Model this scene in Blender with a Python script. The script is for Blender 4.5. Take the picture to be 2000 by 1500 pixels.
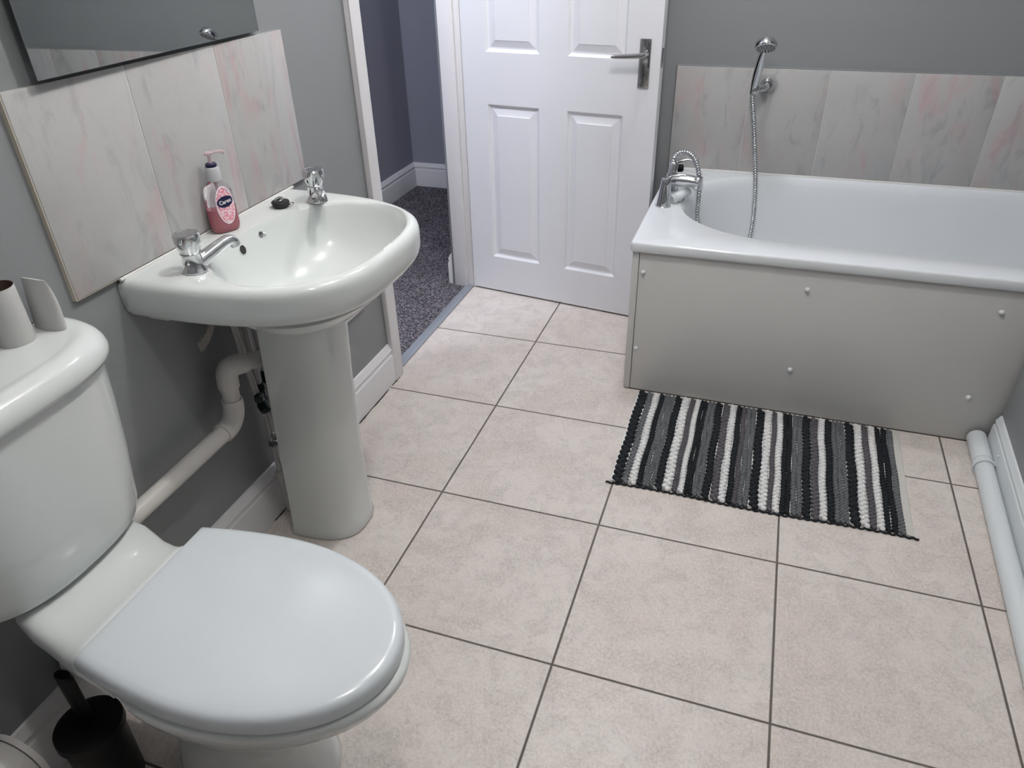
import bpy, bmesh, math, random
from mathutils import Vector, Matrix
from mathutils.bvhtree import BVHTree
random.seed(7)
PI = math.pi
S = bpy.context.scene
C = S.collection
for o in list(bpy.data.objects): bpy.data.objects.remove(o, do_unlink=True)

# ------------------------------------------------------------------ camera
cam_d = bpy.data.cameras.new('camera'); cam = bpy.data.objects.new('camera', cam_d); C.objects.link(cam)
right = Vector((0.94754018, 0.31884751, -0.02244724))
down = Vector((0.15381008, -0.51639519, -0.84242416))
fwd = Vector((-0.2801965, 0.79477813, -0.53834715))
M = Matrix((right, -down, -fwd)).transposed().to_4x4()
M.translation = Vector((0.71728, -2.31877, 1.36151))
cam.matrix_world = M
cam_d.sensor_width = 36; cam_d.lens = 25.6955; cam_d.clip_start = 0.02
S.camera = cam
# ------------------------------------------------------------------ world, lights, exposure
w = bpy.data.worlds.new('world'); S.world = w; w.use_nodes = True
w.node_tree.nodes['Background'].inputs[0].default_value = (0.75, 0.82, 1.0, 1)
w.node_tree.nodes['Background'].inputs[1].default_value = 0.25
S.view_settings.view_transform = 'Standard'; S.view_settings.look = 'None'
S.view_settings.gamma = 1; S.view_settings.use_curve_mapping = False
S.view_settings.exposure = 0.32

def lamp(name, kind, loc, power, col, size=.05, aim=None, spot=None):
    l = bpy.data.lights.new(name, kind); l.energy = power; l.color = col
    if kind == 'AREA':
        l.shape = 'DISK'; l.size = size
    else: l.shadow_soft_size = size
    if kind == 'SPOT': l.spot_size = math.radians(spot); l.spot_blend = .6
    o = bpy.data.objects.new(name, l); C.objects.link(o); o.location = loc
    if aim is not None:
        o.rotation_euler = (Vector(aim) - Vector(loc)).to_track_quat('-Z', 'Y').to_euler()
    return o
CEIL = 2.4
WHITE = (1.0, .97, .935)
lamp('ceiling_lamp', 'POINT', (.42, .02, 2.3), 16, (.97, .98, 1), .035)
lamp('ceiling_lamp', 'POINT', (.50, -.95, 2.3), 29, WHITE, .035)
lamp('ceiling_lamp', 'POINT', (.62, -1.75, 2.3), 13, WHITE, .035)
lamp('hall_lamp', 'POINT', (-.66, -.55, 2.2), 40, (.84, .87, 1), .06)

# ------------------------------------------------------------------ materials
def mat(name, col, rough=.5, metal=0, spec=.5, **kw):
    m = bpy.data.materials.new(name); m.use_nodes = True
    b = m.node_tree.nodes['Principled BSDF']
    b.inputs['Base Color'].default_value = (*col, 1); b.inputs['Roughness'].default_value = rough
    b.inputs['Metallic'].default_value = metal; b.inputs['Specular IOR Level'].default_value = spec
    for k, v in kw.items(): b.inputs[k].default_value = v
    return m
class N:
    def __init__(s, m): s.t = m.node_tree; s.b = s.t.nodes['Principled BSDF']
    def new(s, ty, **kw):
        n = s.t.nodes.new(ty)
        for k, v in kw.items(): setattr(n, k, v)
        return n
    def link(s, a, b): s.t.links.new(a, b)
    def val(s, sock, v):
        if hasattr(v, 'is_output') or hasattr(v, 'links'): s.link(v, sock)
        else: sock.default_value = v
    def math(s, op, a, b=0.0, c=None):
        n = s.new('ShaderNodeMath', operation=op); s.val(n.inputs[0], a); s.val(n.inputs[1], b)
        if c is not None: s.val(n.inputs[2], c)
        return n.outputs[0]
    def mix(s, f, a, b):
        n = s.new('ShaderNodeMix', data_type='RGBA'); s.val(n.inputs[0], f)
        s.val(n.inputs[6], a if hasattr(a, 'links') else (*a, 1)); s.val(n.inputs[7], b if hasattr(b, 'links') else (*b, 1))
        return n.outputs[2]
    def noise(s, vec, scale, detail=4, rough=.55, dist=0):
        n = s.new('ShaderNodeTexNoise'); s.link(vec, n.inputs['Vector']); n.inputs['Scale'].default_value = scale
        n.inputs['Detail'].default_value = detail; n.inputs['Roughness'].default_value = rough
        n.inputs['Distortion'].default_value = dist; return n.outputs[0]
    def ramp(s, f, a, b):
        n = s.new('ShaderNodeMapRange', clamp=True, interpolation_type='SMOOTHSTEP'); s.val(n.inputs[0], f)
        n.inputs[1].default_value = a; n.inputs[2].default_value = b; return n.outputs[0]
    def obj(s): return s.new('ShaderNodeTexCoord').outputs['Object']
    def mapping(s, vec, scale=(1, 1, 1), rot=(0, 0, 0), loc=(0, 0, 0)):
        n = s.new('ShaderNodeMapping'); s.link(vec, n.inputs[0]); n.inputs['Scale'].default_value = scale
        n.inputs['Rotation'].default_value = rot; n.inputs['Location'].default_value = loc; return n.outputs[0]
    def bump(s, h, strength=.2, dist=.002):
        n = s.new('ShaderNodeBump'); n.inputs['Strength'].default_value = strength; n.inputs['Distance'].default_value = dist
        s.link(h, n.inputs['Height']); s.link(n.outputs[0], s.b.inputs['Normal'])

def paint(name, col, var=.05, rough=.55, bs=.08, scale=3):
    m = mat(name, col, rough, spec=.35); n = N(m); v = n.obj()
    f = n.noise(v, scale, 3); c2 = tuple(x*(1-var) for x in col); c1 = tuple(min(1, x*(1+var)) for x in col)
    n.link(n.mix(f, c1, c2), n.b.inputs['Base Color']); n.bump(n.noise(v, 140, 3), bs, .002); return m
M_wall = paint('grey wall paint', (.235, .245, .255), .05, .42)
M_hall = paint('hall blue grey paint', (.30, .305, .36), .04, .5)
M_white = paint('white gloss woodwork', (.74, .73, .74), .03, .3, .03)
M_door = paint('white door paint', (.76, .77, .80), .02, .35, .03)
M_ceil = paint('ceiling white', (.8, .8, .8))
M_china = mat('glazed white china', (.66, .69, .68), .08, spec=.6)
M_seat = mat('white moulded seat plastic', (.62, .66, .69), .2, spec=.5)
M_acr = mat('white bath acrylic', (.72, .75, .78), .12, spec=.5)
M_panel = paint('white painted bath panel', (.60, .60, .59), .02, .22, .02)
M_plas = paint('white pipe plastic', (.62, .60, .58), .05, .3, .02, 12)
M_rplas = paint('cool white pipe plastic', (.66, .70, .72), .03, .3, .02, 12)
M_chrome = mat('chrome', (.64, .65, .66), .07, 1)
M_dchrome = mat('dark polished chrome', (.42, .41, .42), .12, 1)
M_black = mat('black plastic', (.004, .004, .0045), .45, spec=.25)
M_rub = mat('black rubber', (.012, .014, .014), .5)
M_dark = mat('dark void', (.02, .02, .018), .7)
M_grout = mat('white grout', (.55, .55, .53), .8)
M_seal = mat('white sealant', (.7, .7, .68), .4)
M_brown = mat('brown cardboard', (.10, .06, .045), .9)
M_card = paint('white paper', (.50, .50, .49), .06, .9, .2, 20)
M_strip = mat('grey threshold strip', (.33, .36, .40), .35, .3)
M_edge = mat('cream tile edge', (.55, .50, .42), .6)
M_dirt_shade = mat('dark sealant dirt and gap shade', (.05, .045, .04), .9)
M_strap = mat('grey ragged tape', (.28, .26, .24), .8)
M_verd = mat('tarnished dark valve', (.02, .035, .035), .5, .4)
M_mirror = mat('mirror', (.78, .81, .81), .01, 1)
M_medge = mat('mirror edge', (.05, .06, .07), .3)
M_glass = mat('clear plastic bottle', (.93, .88, .92), .05, IOR=1.3)
M_glass.node_tree.nodes['Principled BSDF'].inputs['Transmission Weight'].default_value = .93
M_soap = mat('pink liquid soap', (.62, .10, .15), .15); M_soap.node_tree.nodes['Principled BSDF'].inputs['Transmission Weight'].default_value = .25
M_pump = mat('pink translucent pump', (.85, .68, .70), .3); M_pump.node_tree.nodes['Principled BSDF'].inputs['Transmission Weight'].default_value = .5
M_navy = mat('navy print', (.008, .008, .05), .4)
M_cap = mat('grey cap', (.50, .51, .53), .35)
M_lblw = mat('white print', (.85, .8, .85), .5)
M_pinkl = mat('pink label pattern', (.7, .3, .38), .5)
if True:
    n = N(M_pinkl); v = n.obj(); f = n.ramp(n.noise(v, 260, 2), .42, .6); n.link(n.mix(f, (.75, .22, .3), (.85, .72, .76)), n.b.inputs['Base Color'])

def floor_mat():
    m = mat('beige ceramic floor tile', (.6, .55, .5), .35, spec=.4); n = N(m); v = n.obj()
    sx = n.new('ShaderNodeSeparateXYZ'); n.link(v, sx.inputs[0])
    T = .45
    fx = n.math('FRACT', n.math('DIVIDE', n.math('ADD', sx.outputs[0], 45), T)); fy = n.math('FRACT', n.math('DIVIDE', n.math('ADD', sx.outputs[1], 45), T))
    dx = n.math('MINIMUM', fx, n.math('SUBTRACT', 1, fx)); dy = n.math('MINIMUM', fy, n.math('SUBTRACT', 1, fy))
    d = n.math('MULTIPLY', n.math('MINIMUM', dx, dy), T)
    cx = n.math('FLOOR', n.math('DIVIDE', n.math('ADD', sx.outputs[0], 45), T)); cy = n.math('FLOOR', n.math('DIVIDE', n.math('ADD', sx.outputs[1], 45), T))
    cb = n.new('ShaderNodeCombineXYZ'); n.link(n.math('MULTIPLY', cx, 3.7), cb.inputs[0]); n.link(n.math('MULTIPLY', cy, 5.3), cb.inputs[1]); n.link(n.math('MULTIPLY', n.math('ADD', cx, cy), 1.9), cb.inputs[2])
    va = n.new('ShaderNodeVectorMath', operation='ADD'); n.link(v, va.inputs[0]); n.link(cb.outputs[0], va.inputs[1]); v2 = va.outputs[0]
    big = n.ramp(n.noise(v2, 4.5, 4, .6, .6), .38, .66); mid = n.ramp(n.noise(v2, 17, 5, .7, .8), .40, .66)
    fine = n.ramp(n.noise(v2, 140, 3, .75), .35, .65)
    c = n.mix(n.math('MULTIPLY', big, .75), (.65, .59, .545), (.55, .46, .41))
    c = n.mix(n.math('MULTIPLY', mid, .6), c, (.42, .375, .345))
    c = n.mix(n.math('MULTIPLY', fine, .5), c, (.76, .72, .685))
    # pale hair scratches
    r1 = n.noise(n.mapping(v2, (1, 1, 1), (0, 0, .7)), 38, 3, .6, 3.0)
    line = n.math('SUBTRACT', 1, n.ramp(n.math('ABSOLUTE', n.math('SUBTRACT', r1, .5)), .004, .018))
    c = n.mix(n.math('MULTIPLY', line, .5), c, (.85, .82, .79))
    g = n.math('SUBTRACT', 1, n.ramp(d, .0018, .0034))
    gc = n.mix(n.noise(v, 30, 3), (.075, .065, .055), (.15, .13, .115))
    c = n.mix(g, c, gc); n.link(c, n.b.inputs['Base Color'])
    r = n.math('ADD', n.math('MULTIPLY', g, .4), n.math('ADD', n.math('MULTIPLY', mid, .12), .36)); n.link(r, n.b.inputs['Roughness'])
    h = n.math('ADD', n.math('MULTIPLY', n.ramp(d, .001, .005), 1.0), n.math('MULTIPLY', n.noise(v2, 120, 4, .7), .18))
    n.bump(h, .45, .002); return m
M_floor = floor_mat()
def marble_mat():
    m = mat('pink veined wall tile', (.6, .6, .6), .13, spec=.5); n = N(m); g = n.new('ShaderNodeNewGeometry').outputs['Position']
    v = n.mapping(g, (1, 1, .25))
    oi = n.new('ShaderNodeObjectInfo'); cb = n.new('ShaderNodeCombineXYZ'); n.link(n.math('MULTIPLY', oi.outputs['Random'], 7.3), cb.inputs[0]); n.link(n.math('MULTIPLY', oi.outputs['Random'], 3.1), cb.inputs[1])
    va = n.new('ShaderNodeVectorMath', operation='ADD'); n.link(g, va.inputs[0]); n.link(cb.outputs[0], va.inputs[1]); g = va.outputs[0]
    a = n.noise(n.mapping(g, (1, 1, .36), (.14, .14, 0)), 17, 6, .66, .9)
    b = n.noise(n.mapping(g, (1, 1, .30), (.12, .12, 0), (3, 5, 1)), 13, 6, .62, .9)
    k = n.noise(n.mapping(g, (1, 1, .7), (0, 0, 0), (9, 1, 4)), 5, 2)
    c = n.mix(n.noise(g, 6, 4), (.475, .47, .465), (.41, .41, .405))
    gv = n.math('MULTIPLY', n.ramp(a, .50, .70), .48); c = n.mix(gv, c, (.27, .27, .27))
    pv = n.math('MULTIPLY', n.math('MULTIPLY', n.ramp(b, .46, .68), n.ramp(k, .40, .62)), .46); c = n.mix(pv, c, (.50, .29, .30))
    n.link(c, n.b.inputs['Base Color']); return m
M_tile = marble_mat()
def carpet_mat():
    m = mat('dark grey carpet', (.06, .06, .07), 1, spec=.05); n = N(m); v = n.obj()
    f = n.ramp(n.noise(v, 150, 3, .8), .44, .60); b = n.ramp(n.noise(v, 9, 3), .3, .7)
    c = n.mix(f, (.045, .042, .048), (.36, .34, .37)); c = n.mix(n.math('MULTIPLY', b, .3), c, (.05, .045, .055))
    n.link(c, n.b.inputs['Base Color']); n.bump(n.noise(v, 260, 3, .8), .8, .006); return m
M_carpet = carpet_mat()
def yarn(name, c):
    m = mat(name, c, .95, spec=.1); n = N(m); v = n.obj(); n.link(n.mix(n.noise(v, 500, 3, .8), tuple(x*.6 for x in c), tuple(min(1, x*1.45) for x in c)), n.b.inputs['Base Color']); n.bump(n.noise(v, 600, 3), .5, .001); return m
Y = {'K': yarn('charcoal yarn', (.020, .023, .027)), 'G': yarn('mid grey yarn', (.135, .142, .15)), 'D': yarn('dark warm grey yarn', (.10, .095, .105)), 'W': yarn('white yarn', (.72, .72, .71))}

# ------------------------------------------------------------------ mesh helpers
def tag(o, label=None, cat=None, group=None, kind=None):
    if label: o['label'] = label
    if cat: o['category'] = cat
    if group: o['group'] = group
    if kind: o['kind'] = kind
    return o
def empty(name, loc=(0, 0, 0), label=None, cat=None, group=None):
    o = bpy.data.objects.new(name, None); C.objects.link(o); o.location = loc; o.empty_display_size = .05
    return tag(o, label, cat, group)
class MB:
    def __init__(s): s.v = []; s.f = []; s.m = []
    def add(s, vs, fs, mi=0):
        k = len(s.v); s.v += [tuple(x) for x in vs]; s.f += [tuple(i+k for i in f) for f in fs]; s.m += [mi]*len(fs); return s
    def box(s, a, b, mi=0):
        (x0, y0, z0), (x1, y1, z1) = a, b
        return s.add([(x0, y0, z0), (x1, y0, z0), (x1, y1, z0), (x0, y1, z0), (x0, y0, z1), (x1, y0, z1), (x1, y1, z1), (x0, y1, z1)],
                     [(0, 3, 2, 1), (4, 5, 6, 7), (0, 1, 5, 4), (1, 2, 6, 5), (2, 3, 7, 6), (3, 0, 4, 7)], mi)
    def loft(s, rings, cap0=True, cap1=True, closed=True, mi=0):
        n_ = len(rings[0]); vs = [p for r in rings for p in r]; fs = []
        for i in range(len(rings)-1):
            for j in range(n_ if closed else n_-1):
                a = i*n_+j; b = i*n_+(j+1) % n_; fs.append((a, b, b+n_, a+n_))
        if cap0: fs.append(tuple(reversed(range(n_))))
        if cap1: fs.append(tuple((len(rings)-1)*n_+j for j in range(n_)))
        return s.add(vs, fs, mi)
    def lathe(s, prof, loc=(0, 0, 0), axis=(0, 0, 1), n_=32, cap0=True, cap1=True, mi=0, lobes=None):
        q = Vector(axis).to_track_quat('Z', 'Y'); L = Vector(loc); rings = []
        for r, z in prof:
            ring = []
            for k in range(n_):
                t = 2*PI*k/n_; rr = r*(1+(lobes(t, z) if lobes else 0)); ring.append(L + q @ Vector((rr*math.cos(t), rr*math.sin(t), z)))
            rings.append(ring)
        return s.loft(rings, cap0, cap1, mi=mi)
    def tube(s, pts, r, n_=16, mi=0, caps=True):
        P = [Vector(p) for p in pts]; R = r if isinstance(r, (list, tuple)) else [r]*len(P)
        rings = []; up = None
        for i, p in enumerate(P):
            d = (P[min(i+1, len(P)-1)] - P[max(i-1, 0)]).normalized()
            if up is None: up = d.orthogonal().normalized()
            up = (up - d*up.dot(d)).normalized(); sd = d.cross(up)
            rings.append([p + (up*math.cos(2*PI*k/n_) + sd*math.sin(2*PI*k/n_))*R[i] for k in range(n_)])
        return s.loft(rings, caps, caps, mi=mi)
    def build(s, name, mats, parent=None, smooth=True, angle=35, bevel=0, bseg=2, sub=0):
        me = bpy.data.meshes.new(name); me.from_pydata(s.v, [], s.f)
        mats = mats if isinstance(mats, (list, tuple)) else [mats]
        for m in mats: me.materials.append(m)
        me.polygons.foreach_set('material_index', s.m)
        bm = bmesh.new(); bm.from_mesh(me); bmesh.ops.remove_doubles(bm, verts=bm.verts, dist=1e-6); bmesh.ops.recalc_face_normals(bm, faces=bm.faces)
        if bevel:
            ed = [e for e in bm.edges if len(e.link_faces) == 2 and e.calc_face_angle(0) > math.radians(30)]
            bmesh.ops.bevel(bm, geom=ed, offset=bevel, segments=bseg, profile=.5, affect='EDGES', clamp_overlap=True)
        bm.to_mesh(me); bm.free()
        if smooth:
            me.polygons.foreach_set('use_smooth', [True]*len(me.polygons)); me.set_sharp_from_angle(angle=math.radians(angle))
        o = bpy.data.objects.new(name, me); C.objects.link(o)
        if parent:
            o.parent = parent; o.matrix_parent_inverse = Matrix.Translation(-Vector(parent.location)) if parent.type == 'EMPTY' else Matrix.Identity(4)
        if sub: md = o.modifiers.new('sub', 'SUBSURF'); md.levels = sub; md.render_levels = sub
        return o
def struct(mb, name, m, **kw): return tag(mb.build(name, m, **kw), kind='structure')
def bez(pts, n_=10):
    """Catmull-Rom through pts"""
    P = [Vector(p) for p in pts]; P = [P[0]*2-P[1]] + P + [P[-1]*2-P[-2]]; out = []
    for i in range(1, len(P)-2):
        for k in range(n_):
            t = k/n_; a, b, c, d = P[i-1:i+3]
            out.append(.5*((2*b)+(-a+c)*t+(2*a-5*b+4*c-d)*t*t+(-a+3*b-3*c+d)*t**3))
    out.append(P[-2]); return out
def sweep_profile(path, prof, up=Vector((0, 0, 1))):
    """prof: (offset out, z) ; path: list of 2D points; out side = right of travel"""
    rings = []; P = [Vector((p[0], p[1], 0)) for p in path]
    for i, p in enumerate(P):
        d0 = (P[i]-P[i-1]).normalized() if i > 0 else None; d1 = (P[i+1]-P[i]).normalized() if i < len(P)-1 else None
        n0 = d0.cross(up) if d0 else None; n1 = d1.cross(up) if d1 else None
        if n0 and n1: b = (n0+n1); b = b/(b.length_squared)*2
        else: b = n0 or n1
        rings.append([p + b*o + Vector((0, 0, z)) for o, z in prof])
    return rings
SKIRT = [(0, 0), (.018, 0), (.018, .098), (.0165, .104), (.013, .108), (.013, .115), (.0155, .120), (.0155, .124), (.011, .130), (.008, .138), (.005, .143), (0, .145)]

# ------------------------------------------------------------------ structure
XW = -.405; YB = .578; YR = -3.1
def xr(y): return 1.483 + .041*(y+.22) if y < -.2 else 1.484 + .12*(y+.2)
XH = -1.27; YH = 1.65
b = MB().box((-.43, YR, -.05), (2.2, YB+.1, 0)); struct(b, 'floor', M_floor, smooth=False)
b = MB().box((XH-.1, YR, -.05), (-.43, YH+.1, .004)); struct(b, 'floor_hall', M_carpet, smooth=False)
b = MB().box((XH-.1, YR, CEIL), (2.2, YH+.1, CEIL+.05)); struct(b, 'ceiling', M_ceil, smooth=False)
b = MB().box((-.502, YR, 0), (XW, -.36, CEIL)).box((-.502, -.36, 2.04), (XW, .40, CEIL)).box((-.502, .40, 0), (XW, YH, CEIL)); struct(b, 'wall_left', M_wall, smooth=False)
b = MB().box((XW, YB, 0), (2.2, YB+.1, CEIL)); struct(b, 'wall_back', M_wall, smooth=False)
ys = [YR, -.236]; b = MB(); b.loft([[(xr(y), y, 0), (2.17, y, 0), (2.17, y, CEIL), (xr(y), y, CEIL)] for y in ys]); b.box((2.07, -.236, 0), (2.17, YB, CEIL)); struct(b, 'wall_right', M_wall, smooth=False)
b = MB().box((-.502, YR-.1, 0), (2.0, YR, CEIL)); struct(b, 'wall_rear', M_wall, smooth=False)
b = MB().box((XH-.1, YR, 0), (XH, YH, CEIL)); struct(b, 'wall_hall_left', M_hall, smooth=False)
b = MB().box((XH-.1, YH, 0), (-.502, YH+.1, CEIL)); struct(b, 'wall_hall_end', M_hall, smooth=False)
# skirting boards
b = MB(); b.loft(sweep_profile([(XW, -3.1), (XW, -.372)], SKIRT)); struct(b, 'baseboard_left', M_white, angle=25)
b = MB(); b.loft(sweep_profile([(xr(-.237), -.237), (xr(-3.1), -3.1)], [(o*.8, z*.80) for o, z in SKIRT])); struct(b, 'baseboard_right', M_rplas, angle=25)
b = MB(); b.loft(sweep_profile([(XH, -1.5), (XH, YH), (-.502, YH), (-.502, .395)], [(o, z*.95+.004) for o, z in SKIRT])); struct(b, 'baseboard_hall', M_white, angle=25)
b = MB(); b.loft(sweep_profile([(XW, .40), (XW, YB), (.37, YB)], SKIRT)); struct(b, 'baseboard_back', M_white, angle=25)
# door lining and casing
b = MB().box((-.487, -.36, 0), (XW, -.345, 2.04)).box((-.487, .394, 0), (XW+.001, .409, 2.04)).box((-.487, -.36, 2.02), (XW, .40, 2.045))
b.box((-.487, .383, 0), (-.427, .394, 2.03))
struct(b, 'trim_1', M_white, bevel=.001)
tag(bpy.data.objects['trim_1'], label='white door lining boards inside the doorway')
b = MB().box((XW, -.405, 0), (-.384, -.350, 2.09)).box((XW, .398, 0), (-.389, .44, 2.09)).box((XW, -.405, 2.04), (-.384, .44, 2.09)); struct(b, 'trim_2', M_white, bevel=.003)
b = MB().box((-.440, -.345, 0), (-.404, .394, .008)); struct(b, 'trim_3', M_strip, bevel=.003)
b = MB()
for i in range(60):
    y = -1.16 + random.random()*.76; b.box((XW+.018, y, 0), (XW+.0185+random.random()*.003, y+.015+random.random()*.02, .0025))
struct(b, 'trim_4', M_dirt_shade, smooth=False)

# ------------------------------------------------------------------ door
hp = Vector((-.405, .394, 0)); dang = math.atan2(-.097, .683); dx_ = Vector((math.cos(dang), math.sin(dang), 0)); dn = Vector((math.sin(dang), -math.cos(dang), 0))
def D(s_, out, z): return hp + dx_*s_ + dn*out + Vector((0, 0, z))
def door():
    root = MB(); W = .757; z0, z1 = .008, 1.985; T = .035
    sx = [.006, .104, .318, .427, .639, W]; sz = [z0, .160, .771, .952, 1.57, 1.66, 1.88, z1]
    pan = {(1, 1), (3, 1), (1, 3), (3, 3), (1, 5), (3, 5)}
    for side in (0, 1):
        o0 = 0 if side == 0 else -T; sg = -1 if side == 0 else 1
        for i in range(5):
            for j in range(7):
                a0, a1, b0, b1 = sx[i], sx[i+1], sz[j], sz[j+1]
                if (i, j) not in pan:
                    root.add([D(a0, o0, b0), D(a1, o0, b0), D(a1, o0, b1), D(a0, o0, b1)], [(0, 1, 2, 3)])
                else:
                    st = [(0, 0), (.002, .0012), (.008, .0085), (.011, .0100), (.016, .0100), (.038, .0030), (.040, .0012)]
                    rings = [[D(a0+q, o0+sg*d, b0+q), D(a1-q, o0+sg*d, b0+q), D(a1-q, o0+sg*d, b1-q), D(a0+q, o0+sg*d, b1-q)] for q, d in st]
                    root.loft(rings, False, True)
    c = [D(sx[0], 0, z0), D(W, 0, z0), D(W, 0, z1), D(sx[0], 0, z1), D(sx[0], -T, z0), D(W, -T, z0), D(W, -T, z1), D(sx[0], -T, z1)]
    root.add(c, [(0, 1, 5, 4), (1, 2, 6, 5), (2, 3, 7, 6), (3, 0, 4, 7)])
    d_ = root.build('door_1', M_door, angle=8); tag(d_, 'white six panel door standing open into the bathroom, dark chrome lever handle', 'door', kind='structure')
    # edge latch plate
    b = MB(); q = MB()
    b.add([D(W+.0008, -.008, .93), D(W+.0008, -.028, .93), D(W+.0008, -.028, .99), D(W+.0008, -.008, .99)], [(0, 1, 2, 3)]); b.build('latch_plate', M_dchrome, d_)
    h = MB()
    def rbox(b, s0, s1, za, zb, o0, o1):
        b.add([D(s0, o0, za), D(s1, o0, za), D(s1, o0, zb), D(s0, o0, zb), D(s0, o1, za), D(s1, o1, za), D(s1, o1, zb), D(s0, o1, zb)], [(0, 1, 2, 3), (4, 7, 6, 5), (0, 4, 5, 1), (1, 5, 6, 2), (2, 6, 7, 3), (3, 7, 4, 0)])
    rbox(h, .6855, .7235, .867, 1.018, 0, .007); ho = h.build('door_handle', M_dchrome, d_, bevel=.002)
    p = Vector(D(.7065, 0, .972)); l = MB()
    l.lathe([(.013, .006), (.0125, .012), (.009, .02), (.0085, .045), (.006, .049)], p, dn, 24)
    rings = []
    for k in range(9):
        t = k/8; s_ = .711 - t*.109; z = .972 - .004*math.sin(t*PI*.5) - .003*t; hh = .0085-.002*t if t < .95 else .005; ww = .0055
        rings.append([D(s_, .044+ww*math.cos(a), z+hh*math.sin(a)) for a in [2*PI*m/16 for m in range(16)]])
    l.loft(rings); l.build('lever', M_dchrome, ho)
    k_ = MB(); k_.lathe([(.0035, .0072), (.0035, .0078)], D(.7045, 0, .908), dn, 16); rbox(k_, .7032, .7058, .895, .908, .0071, .0078); k_.build('keyhole', M_dark, ho)
    for s_, z in ((.691, 1.012), (.718, 1.012), (.691, .873), (.718, .873)):
        sc = MB(); sc.lathe([(.0035, .0065), (.0030, .0082), (.001, .0088)], D(s_, 0, z), dn, 12); sc.build('screw', M_chrome, ho)
    return d_
door()

# ------------------------------------------------------------------ splashbacks
def tiles(name, axis, pos, thick, u_edges, z0, z1, label, cream=False):
    r = empty(name, (pos, (u_edges[0]+u_edges[-1])/2, z0) if axis == 'x' else ((u_edges[0]+u_edges[-1])/2, pos, z0), label, 'splashback')
    g = .0011
    for i in range(len(u_edges)-1):
        b = MB(); a0, a1 = u_edges[i]+g, u_edges[i+1]-g
        if axis == 'x': b.box((pos+.003, a0, z0), (pos+thick, a1, z1))
        else: b.box((a0, pos-thick, z0), (a1, pos-.003, z1))
        b.build('tile', M_tile, r, bevel=.0012)
    b = MB()
    if axis == 'x': b.box((pos, u_edges[0]+.0005, z0+.0005), (pos+thick-.0012, u_edges[-1]-.0005, z1-.0005))
    else: b.box((u_edges[0]+.0005, pos-thick+.0012, z0+.0005), (u_edges[-1]-.0005, pos, z1-.0005))
    b.build('grout', M_grout, r, smooth=False)
    return r
sb = tiles('sink_splashback', 'x', XW, .011, [-1.461, -1.2085, -.9615, -.715], .808, 1.154, 'three pink veined pale marble tiles on the wall behind the wash basin')
b = MB().box((XW, -1.4625, .806), (XW+.0095, -1.461, 1.155)).box((XW, -1.461, .8055), (XW+.0095, -1.36, .808)); b.build('edge_strip', M_edge, sb)
bs = tiles('bath_splashback', 'y', YB, .009, [.366, .628, .890, 1.152, 1.411, 1.672, 1.933, 2.06], .530, .894, 'row of pink veined marble tiles along the wall above the bathtub')
b = MB().box((.364, YB-.005, .528), (.3665, YB, .896)); b.build('edge_strip', M_dirt_shade, bs)
b = MB().box((.366, YB-.007, .894), (2.065, YB, .899)); b.build('top_trim', M_wall, bs)

# ------------------------------------------------------------------ mirror
r = empty('wall_mirror', (-.392, -1.105, 1.162), 'frameless wall mirror above the marble tiles behind the basin', 'mirror')
def mir(x0, x1, e):
    b = MB(); k = .020
    f = lambda x, y: (x + k*(-.806-y), y)
    vs = [(*f(x, y), z) for z in (1.162+e, 1.75-e) for x, y in ((x0, -1.4035+e), (x1, -1.4035+e), (x1, -.806-e), (x0, -.806-e))]
    return b.add(vs, [(0, 3, 2, 1), (4, 5, 6, 7), (0, 1, 5, 4), (1, 2, 6, 5), (2, 3, 7, 6), (3, 0, 4, 7)])
mir(-.3935, -.3895, .0012).build('mirror_back', M_medge, r, smooth=False); mir(-.3895, -.3885, 0).build('mirror_glass', M_mirror, r, smooth=False)

# ------------------------------------------------------------------ wash basin
YC = -1.073
BX, BY = -.155, -1.073
OW, OD, ON = .292, .440, 3.1
def ray_out(th, xb, w_, d_, n_, yc=YC):
    """distance from bowl centre to D outline along th"""
    c, s_ = math.cos(th), math.sin(th); lo, hi = 0, 1.0
    for _ in range(40):
        t = (lo+hi)/2; x = BX+c*t; y = BY+s_*t - yc
        u = abs(y)/w_; v = max(0, x-xb)/d_
        inside = x >= xb and (u**n_+v**n_) <= 1
        if inside: lo = t
        else: hi = t
    return lo
ca = [math.atan2(sg*OW, XW-BX) % (2*PI) for sg in (1, -1)]
angs = sorted(set([2*PI*k/160 for k in range(160)] + ca))
def outer(inset, z, xb=XW+.001):
    return [Vector((BX+math.cos(t)*ray_out(t, xb, OW-inset, OD-inset, ON), BY+math.sin(t)*ray_out(t, xb, OW-inset, OD-inset, ON), z)) for t in angs]
def bowl(sc, z, dx=0, n_=2.35, a=.170, b_=.238, dz=0):
    out = []
    for t in angs:
        c, s_ = math.cos(t), math.sin(t); aa = a if c > 0 else a*1.0
        q = (abs(c/aa)**n_+abs(s_/b_)**n_)**(-1/n_)*sc
        out.append(Vector((BX+dx+c*q, BY+s_*q, z)))
    return out
basin_root = empty('pedestal_wash_basin', (-.25, YC, 0), 'white china pedestal wash basin with two chrome pillar taps', 'sink')
b = MB()
def mixr(A, B, f, z): return [a_.lerp(b_, f).xy.to_3d() + Vector((0, 0, z)) for a_, b_ in zip(A, B)]
ou = outer(0, 0); bo = bowl(1, 0)
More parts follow.
